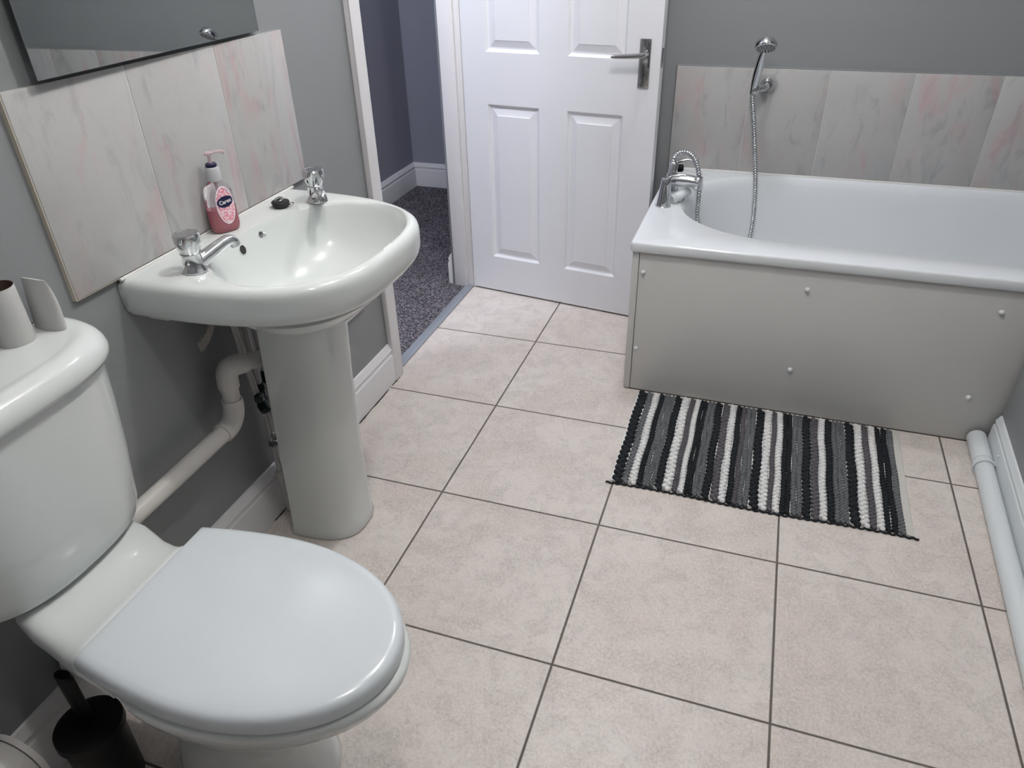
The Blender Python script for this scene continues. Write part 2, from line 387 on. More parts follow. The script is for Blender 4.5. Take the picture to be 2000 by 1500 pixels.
rings = [bowl(.42, .632, -.03), bowl(.52, .638, -.03), bowl(.70, .656, -.02), bowl(.84, .682, -.012), bowl(.93, .704, -.005), outer(.058, .716), outer(.036, .7195), outer(.020, .7225), outer(.009, .728), outer(.003, .738), outer(0, .752), outer(0, .778), outer(.0007, .787), outer(.003, .794), outer(.008, .799), outer(.014, .8025), outer(.020, .8035),
         mixr(outer(.020, 0), bo, .35, .8030), mixr(outer(.02, 0), bo, .75, .8022), bowl(1.0, .800), bowl(.985, .794), bowl(.965, .782), bowl(.93, .758), bowl(.87, .728, .002), bowl(.78, .700, .003), bowl(.62, .676, .0), bowl(.42, .662, -.005), bowl(.2, .655, -.01), bowl(.095, .652, -.012)]
b.loft(rings, True, True)
basin = b.build('basin', M_china, basin_root, angle=60)
bv = BVHTree.FromPolygons([v.co.copy() for v in basin.data.vertices], [list(p.vertices) for p in basin.data.polygons])
def on_bowl(y, z):
    h, nrm, _, _ = bv.ray_cast(Vector((BX, y, z)), Vector((-1, 0, 0))); 
    if nrm is None: return Vector((-.31, y, z)), Vector((1, 0, 0))
    if nrm.x < 0: nrm = -nrm
    return h, nrm
h, nr = on_bowl(-1.107, .772); q = MB(); q.lathe([(.0125, -.004), (.0120, .0012), (.0108, .0016)], h, nr, 24); q.lathe([(.0100, .0017), (.0098, .0019)], h, nr, 24, mi=1); q.build('overflow_hole', [M_china, M_dark], basin_root)
h, nr = on_bowl(-1.035, .780); q = MB(); q.lathe([(.007, -.003), (.0065, .002), (.003, .003)], h, nr, 20); q.tube([h+nr*.003+Vector((0, .006, 0)), h+nr*.007+Vector((0, .009, -.001)), h+nr*.004+Vector((0, .010, -.006))], .0012, 8); q.build('chain_stay', M_dchrome, basin_root)
q = MB(); q.lathe([(.022, .6515), (.022, .654), (.018, .655), (.015, .6535)], (BX-.012, BY, 0), (0, 0, 1), 28); q.build('drain', M_chrome, basin_root)
# silicone line
q = MB(); q.tube([(XW+.012, -1.363, .804), (XW+.012, -.783, .804)], .0035, 8); q.build('sealant_bead', M_seal, basin_root)
def dshape(xb, w_, d_, n_, z, yc=YC, N_=48):
    out = []
    for k in range(N_+1):
        t = -PI/2+PI*k/N_; s_, c = math.sin(t), math.cos(t)
        out.append(Vector((xb+d_*abs(c)**(2/n_), yc+w_*math.copysign(abs(s_)**(2/n_), s_), z)))
    return out
b = MB()
pr = [(0, .097, -.306, .163), (.006, .100, -.307, .168), (.03, .097, -.305, .163), (.10, .095, -.302, .158), (.25, .096, -.294, .150), (.45, .099, -.281, .142), (.58, .103, -.270, .138), (.665, .107, -.262, .136)]
b.loft([dshape(xb, w_, d_, 2.8, z, YC-.002) for z, w_, xb, d_ in pr]); b.build('pedestal', M_china, basin_root, angle=50)
q = MB().box((-.40, -1.325, .703), (-.345, -1.235, .728)); q.build('wall_bracket', M_plas, basin_root, bevel=.006)
def basin_tap(x, y, yaw):
    t = MB(); ax = Vector((math.cos(yaw), math.sin(yaw), 0)); o = Vector((x, y, .803))
    t.lathe([(.024, 0), (.025, .003), (.0235, .006), (.0195, .012), (.0185, .034), (.020, .037)], o, n_=32)
    P = bez([o+ax*.006+Vector((0, 0, .012)), o+ax*.028+Vector((0, 0, .020)), o+ax*.056+Vector((0, 0, .031)), o+ax*.076+Vector((0, 0, .037)), o+ax*.087+Vector((0, 0, .034)), o+ax*.091+Vector((0, 0, .024))], 6)
    R = [.0155-.0050*min(1, i/(len(P)*.7)) for i in range(len(P))]; t.tube(P, R, 20)
    body = t.build('tap', M_chrome, basin_root, angle=40)
    k = MB()
    lb = lambda t_, z: (.14*abs(math.cos(2.0*t_))-.07)*max(0, 1-abs((z-.048)/.022)) if z < .07 else 0
    k.lathe([(.013, .033), (.0165, .035), (.0195, .042), (.0225, .050), (.0248, .060), (.0248, .072), (.0228, .0752), (.017, .0757), (.016, .075), (.0, .075)], o, n_=64, lobes=lb)
    k.build('tap_knob', M_chrome, body, angle=30)
basin_tap(-.286, -1.284, math.radians(66)); basin_tap(-.276, -.858, math.radians(-48))

# sink plug
r = empty('sink_plug', (-.337, -.918, .803), 'black rubber sink plug with chain ring lying on the basin', 'plug')
q = MB(); o = (-.337, -.918, .8032); q.lathe([(.017, 0), (.0195, .003), (.0195, .008), (.021, .010), (.020, .013), (.008, .014), (.005, .018), (.003, .020)], o, n_=32); q.build('stopper', M_rub, r)
q = MB(); q.tube([Vector((-.337, -.918, .822))+Vector((.010*math.cos(t), .010*math.sin(t)-.004, .002*math.sin(t))) for t in [2*PI*k/20 for k in range(21)]], .0011, 8, caps=False)
q.tube([Vector((-.319, -.903, .8065))+Vector((.006*math.cos(t), .006*math.sin(t), .001)) for t in [2*PI*k/20 for k in range(21)]], .0012, 8, caps=False); q.build('chain_ring', M_dchrome, r)

# ------------------------------------------------------------------ soap bottle
def soap():
    o = Vector((-.366, -1.082, .8035)); yaw = math.radians(-24)   # label faces the camera side
    r = empty('soap_bottle', o, 'clear pump bottle of pink hand soap on the basin ledge', 'soap dispenser')
    A = Vector((math.cos(yaw+PI/2), math.sin(yaw+PI/2), 0)); B = Vector((math.cos(yaw), math.sin(yaw), 0))   # A wide axis, B facing
    def ring(w_, d_, z, sh=0, n_=2.6, N_=48):
        out = []
        for k in range(N_):
            t = 2*PI*k/N_; c, s_ = math.cos(t), math.sin(t)
            out.append(o + A*(w_*math.copysign(abs(c)**(2/n_), c)) + B*(d_*math.copysign(abs(s_)**(2/n_), s_)) + Vector((0, 0, z)))
        return out
    pr = [(.026, .016, 0), (.0295, .0185, .003), (.0315, .020, .012), (.0315, .0205, .035), (.0305, .020, .065), (.0285, .019, .086), (.024, .017, .096), (.0155, .0138, .103), (.0125, .0125, .106), (.0125, .0125, .112)]
    b = MB(); b.loft([ring(*p) for p in pr]); bt = b.build('bottle_body', M_glass, r, angle=50)
    b = MB(); b.loft([ring(w_-.0012, d_-.0012, z+.0012) for w_, d_, z in pr[:4]] + [ring(.0291, .0192, .050)]); b.build('liquid', M_soap, r, angle=50)
    b = MB(); b.lathe([(.0145, .108), (.015, .110), (.0145, .133), (.013, .136), (.008, .137)], o, n_=32); b.build('collar', M_cap, r)
    b = MB(); b.lathe([(.0100, .1365), (.0115, .138), (.0115, .142), (.009, .144)], o, n_=28); b.build('collar_ring', M_navy, r)
    b = MB(); b.lathe([(.004, .142), (.0035, .160), (.009, .161), (.0095, .165), (.007, .167)], o, n_=20)
    b.tube([o+Vector((0, 0, .164)), o+Vector((0, 0, .164))+A*.018, o+Vector((0, 0, .162))+A*.030, o+Vector((0, 0, .157))+A*.034], .0032, 10); b.build('pump', M_pump, r)
    b = MB(); b.tube([o+Vector((0, 0, .118)), o+Vector((0, 0, .03))], .0032, 10); b.build('dip_tube', M_pump, r)
    # labels follow the front face
    bvb = BVHTree.FromPolygons([v.co.copy() for v in bt.data.vertices], [list(p.vertices) for p in bt.data.polygons])
    def patch(name, cu, cz, ru, rz, off, m, rot=0, parent=r, ring_=None):
        b = MB(); NN = 36; rr = (0, .34, .67, 1) if ring_ is None else (ring_, 1); rg = []
        for f in rr:
            lst = []
            for k in range(NN):
                t = 2*PI*k/NN; u = ru*f*math.cos(t); v = rz*f*math.sin(t); u2 = u*math.cos(rot)-v*math.sin(rot); v2 = u*math.sin(rot)+v*math.cos(rot)
                p = o + A*(cu+u2) + Vector((0, 0, cz+v2)) + B*.08; h, nn, _, _ = bvb.ray_cast(p, -B)
                h = h if h is not None else o + A*(cu+u2)+Vector((0, 0, cz+v2)); lst.append(h + B*off)
            rg.append(lst)
        b.loft(rg, False, False); return b.build(name, m, parent)
    lb = patch('label', .002, .058, .0205, .040, .0004, M_pinkl); patch('label_border', .002, .058, .0205, .040, .0006, M_lblw, 0, lb, .93)
    patch('logo_oval', .002, .066, .0185, .0118, .0008, M_navy, .12, lb)
    cu = bpy.data.curves.new('t', 'FONT'); cu.body = 'Carex'; cu.size = .0112; cu.align_x = 'CENTER'; cu.align_y = 'CENTER'; cu.extrude = .0002; cu.offset = .0002
    to = bpy.data.objects.new('t', cu); C.objects.link(to); bpy.context.view_layer.update()
    me = bpy.data.meshes.new_from_object(to.evaluated_get(bpy.context.evaluated_depsgraph_get())); bpy.data.objects.remove(to, do_unlink=True)
    tilt = .12
    for v in me.vertices:
        x, y, z = v.co; u = .002+x*math.cos(tilt)-y*math.sin(tilt); vv = .066+x*math.sin(tilt)+y*math.cos(tilt)
        h, nn, _, _ = bvb.ray_cast(o+A*u+Vector((0, 0, vv))+B*.08, -B); v.co = (h if h is not None else o+A*u+Vector((0, 0, vv)))+B*(.0013+z)
    me.materials.clear(); me.materials.append(M_lblw); t_ = bpy.data.objects.new('logo_text', me); C.objects.link(t_); t_.parent = lb
soap()

# ------------------------------------------------------------------ waste pipe under the basin, supply pipes
r = empty('waste_pipe', (-.365, -1.3, .39), 'white plastic waste pipe bending out from behind the basin pedestal', 'pipe')
def elbow(b, a, c, d, r_, n_=8):
    a, c, d = Vector(a), Vector(c), Vector(d); P = [(a*(1-t)+c*t)*(1-t)+(c*(1-t)+d*t)*t for t in [k/n_ for k in range(n_+1)]]; b.tube(P, r_, 20)
px = -.345
b = MB(); b.tube([(-.300, -1.070, .500), (px+.006, -1.195, .5285)], .0195, 20); b.tube([(px, -1.2185, .50), (px, -1.222, .43)], .0195, 20)
b.tube([(px, -1.25, .395), (px-.018, -1.75, .37)], .0195, 20); b.build('pipe', M_plas, r)
b = MB(); b.tube([(px+.013, -1.168, .522), (px+.005, -1.196, .5285)], .0235, 20); elbow(b, (px+.0055, -1.195, .528), (px, -1.216, .535), (px, -1.2185, .500), .0235); b.tube([(px, -1.2185, .502), (px, -1.219, .485)], .0235, 20); b.build('elbow', M_plas, r, angle=50)
b = MB(); b.tube([(px, -1.2205, .455), (px, -1.2215, .438)], .0235, 20); elbow(b, (px, -1.2215, .438), (px, -1.2245, .402), (px-.001, -1.258, .3945), .0235); b.tube([(px-.001, -1.256, .3947), (px-.0015, -1.275, .394)], .0235, 20); b.build('elbow', M_plas, r, angle=50)
lab = ['white painted water pipe nearest the toilet behind the basin pedestal', 'middle white painted water pipe behind the basin pedestal', 'white painted water pipe partly hidden by the basin pedestal']
for i, (y, z1) in enumerate(((-1.128, .69), (-1.094, .69), (-1.062, .69))):
    r = empty('water_pipe', (-.37, y, 0), lab[i], 'pipe', 'water pipes behind the basin')
    b = MB(); x = -.372
    if i == 0: b.tube([(x, y-.012, z1), (x, y, .58), (x, y+.012, .45), (x+.004, y+.016, .39)], .0075, 12)
    else: b.tube([(x, y, z1), (x, y, .005)], .0075, 12)
    b.build('pipe', M_plas, r)
    if i == 1:
        q = MB(); q.lathe([(.011, 0), (.013, .004), (.013, .016), (.010, .02), (.010, .04), (.013, .044), (.013, .056), (.009, .06)], (x+.002, y, .355), n_=6); q.lathe([(.008, 0), (.011, .01), (.013, .022), (.010, .034)], (x, y-.003, .385), (.5, -.86, .1), 16); q.lathe([(.012, 0), (.015, .012), (.012, .03)], (x+.006, y-.012, .37), (.7, -.5, -.5), 16); q.build('isolating_valve', M_verd, r, angle=30)
        q = MB(); q.lathe([(.010, 0), (.012, .003), (.012, .012), (.009, .014)], (x, y, .225), n_=6); q.tube([Vector((x+.006, y-.004, .255))+Vector((.004, .011*math.cos(t), .011*math.sin(t))) for t in [2*PI*k/16 for k in range(17)]], .0022, 8, caps=False); q.build('pipe_clip', M_dchrome, r)
        q = MB(); q.lathe([(.010, 0), (.013, .003), (.013, .02), (.010, .023)], (x, y, .120), n_=16); q.build('compression_joint', M_plas, r)
    if i == 2:
        q = MB(); q.lathe([(.010, 0), (.012, .004), (.012, .03), (.010, .034)], (x, y, .40), n_=6); q.build('pipe_nut', M_verd, r, angle=30); q = MB(); q.lathe([(.010, 0), (.012, .003), (.012, .02)], (x, y, .20), n_=6); q.build('pipe_nut', M_verd, r, angle=30)
# ragged strap under basin
b = MB(); P = bez([(-.385, -1.165, .665), (-.375, -1.185, .635), (-.37, -1.215, .612), (-.365, -1.25, .602)], 8); rg = []
for i, p in enumerate(P):
    w_ = .011+.0015*math.sin(i*2.1); rg.append([p+Vector((0, -.003, w_)), p+Vector((.003, 0, w_)), p+Vector((.004, .003, -w_)), p+Vector((0, 0, -w_))])
b.loft(rg); o = b.build('loose_strap', M_strap, angle=40); tag(o, 'ragged grey strap hanging from the underside of the basin', 'strap')
# small white wall plate right of pedestal
r = empty('wall_plate', (XW, -.58, .36), 'small white cover plate on the wall beyond the basin pedestal', 'cover plate')
b = MB().box((XW, -.655, .345), (XW+.012, -.525, .43)); b.build('plate', M_white, r, bevel=.003)
b = MB(); b.lathe([(.004, .011), (.0035, .0135)], (XW, -.64, .41), (1, 0, 0), 12); b.build('screw', M_chrome, r)

# ------------------------------------------------------------------ toilet
TY = -1.722
troot = empty('toilet', (-.1, TY, 0), 'white close coupled toilet with its lid closed, nearest the camera', 'toilet')
def egg(xc, xb, xf, hw, z, nb=2.2, nf=2.0, N_=72):
    out = []
    for k in range(N_):
        t = 2*PI*k/N_; c, s_ = math.cos(t), math.sin(t); n_ = nf if c > 0 else nb; a = (xf-xc) if c > 0 else (xc-xb)
        out.append(Vector((xc+a*math.copysign(abs(c)**(2/n_), c), TY+hw*math.copysign(abs(s_)**(2/n_), s_), z)))
    return out
b = MB()
pr = [(0, -.19, .13, .105), (.01, -.195, .135, .108), (.03, -.19, .13, .102), (.10, -.18, .115, .092), (.18, -.17, .12, .095), (.24, -.17, .165, .115), (.29, -.165, .225, .140), (.33, -.16, .272, .158), (.36, -.158, .302, .170), (.385, -.157, .318, .178), (.397, -.157, .321, .180), (.404, -.160, .317, .177), (.407, -.165, .309, .170)]
b.loft([egg(.02, xb, xf, hw, z) for z, xb, xf, hw in pr], True, True)
# shelf section behind the lid, sections along x
secs = []
for x, hl, hr, zt in [(-.10, .150, .140, .400), (-.154, .1505, .122, .4330), (-.158, .1505, .118, .4340), (-.168, .148, .112, .4315), (-.185, .144, .113, .427), (-.215, .136, .118, .426), (-.24, .131, .125, .431), (-.265, .128, .131, .439), (-.31, .114, .134, .444), (-.322, .108, .134, .444)]:
    pts = []; zb = zt-.034
    for k in range(33):
        t = PI*k/32; c, s_ = math.cos(t), math.sin(t); n_ = 9; hw = hr if c > 0 else hl
        pts.append(Vector((x, TY+hw*math.copysign(abs(c)**(2/n_), c), zb+(zt-zb)*abs(s_)**(2/3.0))))
    pts += [Vector((x, TY-hl*.72, zb-.010)), Vector((x, TY-hl*.42, zb-.05)), Vector((x, TY+hr*.42, zb-.05)), Vector((x, TY+hr*.72, zb-.010))]
    secs.append(pts)
b.loft(secs, True, True); b.build('pan', M_china, troot, angle=50)
b = MB(); b.tube([(-.13, TY, .19), (-.24, TY, .185), (-.40, TY, .18)], [.05, .046, .046], 28); b.build('outlet', M_china, troot)
# lid
def lidring(inset, z, xb=-.152):
    out = []; xc = .04; a = .272-inset; W = .1755-inset
    for k in range(61):
        t = -PI/2+PI*k/60; c, s_ = math.cos(t), math.sin(t); out.append(Vector((xc+a*abs(c)**(2/2.05), TY+W*math.copysign(abs(s_)**(2/2.05), s_), z)))
    for k in range(1, 25):
        u = k/24; x = xc+(xb+inset*.5-xc)*u; out.append(Vector((x, TY+W-(.0245)*u**1.7, z)))
    for k in range(0, 24):
        u = 1-k/24; x = xc+(xb+inset*.5-xc)*u; out.append(Vector((x, TY-W+(.0245)*u**1.7, z)))
    return out
b = MB(); b.loft([lidring(.008, .409), lidring(.001, .411), lidring(0, .420), lidring(.0005, .430), lidring(.003, .437), lidring(.009, .4415), lidring(.018, .4435), lidring(.04, .4445), lidring(.08, .445)]); b.build('seat_lid', M_seat, troot, angle=50)
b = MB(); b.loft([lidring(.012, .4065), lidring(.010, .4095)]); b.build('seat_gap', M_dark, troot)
# cistern
TC = -1.715
def cis(w_, d_, n_, z): return dshape(XW+.004, w_, d_, n_, z, TC, 64)
b = MB(); b.loft([cis(.158, .125, 2.6, .446), cis(.172, .140, 2.6, .449), cis(.179, .146, 2.6, .456), cis(.185, .149, 2.7, .48), cis(.197, .154, 2.8, .58), cis(.205, .157, 2.9, .68), cis(.208, .158, 3, .772)]); b.build('cistern', M_china, troot, angle=50)
b = MB(); b.loft([cis(w_, d_, 3.1, z) for w_, d_, z in [(.211, .163, .762), (.216, .169, .764), (.219, .172, .771), (.219, .172, .779), (.216, .169, .789), (.211, .164, .797), (.203, .156, .804), (.193, .146, .8075), (.184, .137, .8080), (.178, .131, .8065), (.170, .123, .8060), (.10, .08, .8060)]]); b.build('cistern_lid', M_china, troot, angle=50)
# paper roll tubes on the cistern
r = empty('toilet_roll_tube', (-.376, -1.605, .786), 'empty toilet roll tube standing upright on the cistern lid', 'toilet roll')
b = MB(); o = Vector((-.3745, -1.603, .8062)); b.lathe([(.0268, 0), (.0270, .004), (.0262, .092), (.0258, .094)], o, n_=40, cap0=False, cap1=False); b.build('paper_wrap', M_card, r)
b = MB(); b.lathe([(.0252, .001), (.0250, .094), (.0259, .0942)], o, n_=40, cap0=False, cap1=False); b.build('cardboard_core', M_brown, r)
b = MB(); rg = []
for k in range(12):
    t = k/11; z = .8064+.083*t; rx = .032-.007*t**4; ry = .011*(1-t**3)+.0015; cx = -.360-.006*t**4; cy = -1.551+.006*t
    rg.append([Vector((cx+rx*math.cos(a), cy+ry*math.sin(a)+.6*(cx-XW)*0, z)) for a in [2*PI*m/32 for m in range(32)]])
b.loft(rg); o = b.build('toilet_roll_tube', M_card, angle=50); tag(o, 'squashed toilet roll tube leaning behind the upright one on the cistern', 'toilet roll')
# toilet brush
r = empty('toilet_brush', (-.266, -1.838, 0), 'black toilet brush in its black pot beside the toilet', 'toilet brush'); o = Vector((-.268, -1.838, 0))
b = MB(); b.lathe([(.047, 0), (.049, .004), (.053, .152), (.051, .154)], o, n_=40); b.build('brush_pot', M_black, r)
b = MB(); b.lathe([(.055, .152), (.058, .155), (.057, .170), (.047, .176), (.012, .178)], o, n_=40); b.build('brush_lid', M_black, r)
b = MB(); b.loft([[o+Vector((-.012+w_*c, .008+.009*s_, z)) for c, s_ in [(math.cos(2*PI*k/16), math.sin(2*PI*k/16)) for k in range(16)]] for z, w_ in ((.174, .019), (.21, .020), (.26, .021), (.288, .021), (.293, .016))]); b.build('brush_handle', M_black, r)
# soil pipe bottom left
r = empty('soil_pipe', (-.35, -2.2, .09), 'thick white soil pipe running low along the wall behind the toilet', 'pipe')
b = MB(); b.tube([(-.347, -1.93, .15), (-.347, -2.7, .135)], .052, 48); b.build('pipe', M_plas, r)
b = MB(); b.tube([(-.347, -1.911, .15), (-.347, -1.912, .15), (-.347, -1.922, .15)], [.052, .0565, .057], 48); b.build('end_cap', M_plas, r)
b = MB(); b.tube([(-.347, -1.9235, .15), (-.347, -1.9275, .15), (-.347, -1.98, .149)], [.054, .057, .057], 48); b.build('collar', M_plas, r)

# ------------------------------------------------------------------ bathtub
broot = empty('bathtub', (.95, .18, 0), 'white bathtub with a white front panel along the back wall', 'bathtub')
X0, X1, Y0, Y1, ZR = .372, 2.065, -.232, .5765, .528
def rr(x0, x1, y0, y1, rad, z, N_=96):
    cx, cy = (x0+x1)/2, (y0+y1)/2; out = []
    for t in bang:
        c, s_ = math.cos(t), math.sin(t); hx, hy = (x1-x0)/2, (y1-y0)/2
        # rounded rect by ray
        lo, hi = 0, 3
        for _ in range(34):
            m = (lo+hi)/2; ax, ay = abs(c*m), abs(s_*m)
            if ax > hx or ay > hy: ins = False
            elif ax > hx-rad and ay > hy-rad: ins = (ax-hx+rad)**2+(ay-hy+rad)**2 <= rad*rad
            else: ins = True
            if ins: lo = m
            else: hi = m
        out.append(Vector((cx+c*lo, cy+s_*lo, z)))
    return out
hx, hy = (X1-X0)/2, (Y1-Y0)/2
bang = sorted(set([2*PI*k/160 for k in range(160)] + [(math.atan2(sy*hy, sx*hx)+e) % (2*PI) for sx in (1, -1) for sy in (1, -1) for e in (-.012, -.006, 0, .006, .012)]))
def inn(sc_in, z, xs=0):
    """inner tub outline: long superellipse ends"""
    out = []; cx, cy = (X0+X1)/2, (Y0+Y1)/2; xl, xrr, yl, yh = .466+sc_in+xs, 1.98-sc_in, -.118+sc_in*.85, .556-sc_in*.85; yc = (yl+yh)/2; hy_ = (yh-yl)/2; A_ = .40-sc_in*.3; n_ = 2.25
    for t in bang:
        c, s_ = math.cos(t), math.sin(t); lo, hi = 0, 3
        for _ in range(34):
            m = (lo+hi)/2; x = cx+c*m; y = cy+s_*m; v = abs(y-yc)/hy_
            u = max(0, (xl+A_-x)/A_, (x-(xrr-.25))/.25)
            if u**n_+v**n_ <= 1 and v <= 1: lo = m
            else: hi = m
        out.append(Vector((cx+c*lo, cy+s_*lo, z)))
    return out
b = MB()
b.loft([rr(X0+.012, X1, Y0+.012, Y1, .012, ZR-.030), rr(X0+.002, X1, Y0+.002, Y1, .014, ZR-.031), rr(X0, X1, Y0, Y1, .015, ZR-.028), rr(X0, X1, Y0, Y1, .015, ZR-.006), rr(X0+.003, X1, Y0+.003, Y1, .014, ZR-.001), rr(X0+.008, X1, Y0+.008, Y1, .012, ZR),
        inn(-.006, ZR-.0005), inn(0, ZR-.003), inn(.008, ZR-.011), inn(.018, ZR-.03), inn(.030, ZR-.08), inn(.05, ZR-.20), inn(.07, ZR-.29, .01), inn(.095, ZR-.335, .02), inn(.15, ZR-.355, .03), inn(.22, ZR-.36, .03)], False, True)
b.build('tub', M_acr, broot, angle=50)
b = MB(); PX1 = 1.50
b.add([(.402, -.2205, 0.003), (PX1, -.2205, .003), (PX1, -.2205, ZR-.03), (.402, -.2205, ZR-.03), (.402, -.21, .003), (PX1, -.21, .003), (PX1, -.21, ZR-.03), (.402, -.21, ZR-.03)], [(0, 1, 2, 3), (4, 7, 6, 5), (0, 4, 5, 1), (1, 5, 6, 2), (2, 6, 7, 3), (3, 7, 4, 0)])
fp = b.build('front_panel', M_panel, broot, bevel=.001)
for x, z in ((.416, .430), (.412, .161), (.893, .432), (.892, .160), (1.390, .429), (1.387, .151)):
    q = MB(); q.lathe([(.0075, 0), (.0075, .002), (.006, .0055), (.003, .0075), (.001, .008)], (x, -.2205, z), (0, -1, 0), 20); q.build('screw_cap', M_acr, fp)
b = MB().box((.380, -.2225, .003), (.4005, -.205, ZR-.03)).box((.380, -.21, .003), (.386, YB-.02, ZR-.03)); b.build('corner_post', M_panel, broot, bevel=.0015)
b = MB().box((.384, -.2215, 0), (PX1, -.2125, .003)); b.build('shadow_gap', M_dirt_shade, broot, smooth=False)  # solid dark strip, paints the shade under the panel's bottom edge
b = MB(); b.tube([(.375, YB-.012, ZR+.001), (2.06, YB-.012, ZR+.001)], .004, 8); b.build('sealant_bead', M_seal, broot)
# bath mixer
def mixer():
    y0, y1, x = .118, .300, .416; ym = .209
    t = MB()
    for y in (y0, y1):
        t.lathe([(.0265, 0), (.0265, .002), (.0245, .003), (.0215, .030), (.0212, .031), (.0178, .075), (.0170, .090), (.013, .097), (.004, .099)], (x, y, ZR), (.05, 0, 1), 32)
    t.tube([(x, y0, ZR+.052), (x+.004, ym, ZR+.055), (x, y1, ZR+.052)], .0145, 24)
    P = bez([(x, ym, ZR+.058), (x+.03, ym, ZR+.062), (x+.07, ym, ZR+.062), (x+.102, ym, ZR+.058)], 6); t.tube(P, [.0215-.002*i/len(P) for i in range(len(P))], 24)
    t.tube([(x+.094, ym, ZR+.078), (x+.096, ym, ZR+.074), (x+.099, ym, ZR+.040), (x+.099, ym, ZR+.036)], [.013, .0185, .0185, .015], 24)
    t.lathe([(.017, 0), (.0165, .022), (.0150, .026), (.0150, .056), (.0105, .062)], (x+.008, ym, ZR+.062), (.1, 0, 1), 28)
    mx = t.build('mixer_tap', M_chrome, broot, angle=40)
    for y, zz in ((y0+.02, .092), (y1, .098)):
        l = MB(); P = bez([(x, y, ZR+zz-.01), (x+.022, y, ZR+zz+.002), (x+.048, y+.004, ZR+zz+.008), (x+.064, y+.004, ZR+zz+.007)], 6); l.tube(P, [.0075-.0035*i/len(P) for i in range(len(P))], 12); l.build('tap_lever', M_chrome, mx)
    k = MB(); k.lathe([(.011, 0), (.013, .004), (.013, .016), (.009, .020)], (x+.020, y1-.03, ZR+.085), (1, 0, .1), 16); k.build('diverter_knob', M_black, mx)
    q = MB(); q.lathe([(.016, -.004), (.016, .004), (.012, .009), (.006, .012), (.006, .018), (.010, .022), (.008, .028)], (.490, .10, ZR-.055), (1, 0, .15), 24); q.build('overflow_knob', M_chrome, broot)
mixer()
# folded white tube behind spout
b = MB(); b.tube(bez([(.437, .15, ZR+.012), (.455, .17, ZR+.016), (.470, .20, ZR+.02), (.480, .24, ZR+.015)], 6), .016, 20)
for i, yy in enumerate((.155, .175, .20)):
    b.tube([(.443+i*.011, yy, ZR+.0135), (.446+i*.011, yy+.004, ZR+.014)], .0185, 20)
o = b.build('plastic_cuff', M_acr, broot, angle=40); o['label'] = 'white ribbed plastic cuff under the mixer'
# shower
def hose_mesh(P, r0=.0092, pitch=.0088):
    # resample evenly, corrugated radius
    out = []; acc = [P[0]]
    L = [0]
    for i in range(1, len(P)): L.append(L[-1]+(P[i]-P[i-1]).length)
    n_ = int(L[-1]/(pitch/4)); j = 0; pts = []; R = []
    for k in range(n_+1):
        s_ = L[-1]*k/n_
        while j < len(L)-2 and L[j+1] < s_: j += 1
        f = (s_-L[j])/max(1e-9, L[j+1]-L[j]); pts.append(P[j].lerp(P[j+1], f)); R.append(r0*(.66, .92, 1.0, .92)[k % 4])
    b = MB(); b.tube(pts, R, 12); return b
P = bez([(.426, .209, .650), (.430, .215, .667), (.444, .230, .677), (.468, .248, .673), (.492, .260, .650), (.508, .262, .610), (.518, .254, .565), (.521, .240, .520), (.523, .225, .475), (.532, .215, .43), (.548, .21, .34), (.575, .21, .245), (.63, .31, .192), (.69, .41, .22), (.708, .468, .30), (.709, .495, .40), (.697, .503, .52), (.680, .508, .62), (.660, .508, .73), (.645, .507, .80), (.642, .506, .828)], 10)
o = hose_mesh(P).build('shower_hose', M_chrome, angle=80); tag(o, 'ribbed chrome shower hose looping from the bath mixer up to the shower head', 'shower hose')
r = empty('shower_holder', (.684, YB, .835), 'round chrome wall bracket holding the shower head', 'bracket')
b = MB(); b.lathe([(.0255, 0), (.0255, .004), (.023, .010), (.016, .018)], (.686, YB-.009, .840), (0, -1, 0), 32); b.build('wall_rose', M_chrome, r)
b = MB(); b.tube([(.686, YB-.02, .840), (.676, .530, .836), (.660, .514, .836)], [.013, .012, .011], 20); b.lathe([(.0165, -.013), (.0175, -.009), (.0175, .010), (.0165, .013)], (.648, .507, .836), (.06, 0, 1), 28); b.build('holder_cup', M_chrome, r, angle=40)
r = empty('hand_shower', (.648, .507, .836), 'chrome handheld shower head hanging on its wall bracket', 'shower head')
b = MB(); P = bez([(.642, .509, .822), (.644, .500, .85), (.648, .487, .885), (.652, .470, .920), (.656, .449, .950), (.661, .432, .972)], 6); b.tube(P, [.0085+.006*math.sin(PI*min(1, i/len(P)*1.15))+.001 for i in range(len(P))], 20); b.build('handle', M_chrome, r)
hn = Vector((.10, -.62, -1)).normalized(); hc = Vector((.665, .410, .989))
b = MB(); b.lathe([(.004, -.024), (.018, -.022), (.028, -.016), (.0345, -.006), (.0365, .003), (.0345, .008), (.031, .009)], hc, hn, 40); b.build('spray_head', M_chrome, r)
b = MB(); b.lathe([(.0312, .0075), (.031, .0095), (.0, .0095)], hc, hn, 36, cap0=False); fo = b.build('spray_face', mat('grey spray face', (.42, .42, .43), .35), r)
b = MB(); q = hn.to_track_quat('Z', 'Y')
for R_, n_ in ((.027, 18), (.020, 13), (.013, 8), (.006, 4)):
    for k in range(n_):
        t = 2*PI*k/n_; b.lathe([(.0016, .0095), (.0013, .0118)], hc + q @ Vector((R_*math.cos(t), R_*math.sin(t), 0)), hn, 6)
b.build('nozzles', M_black, fo)

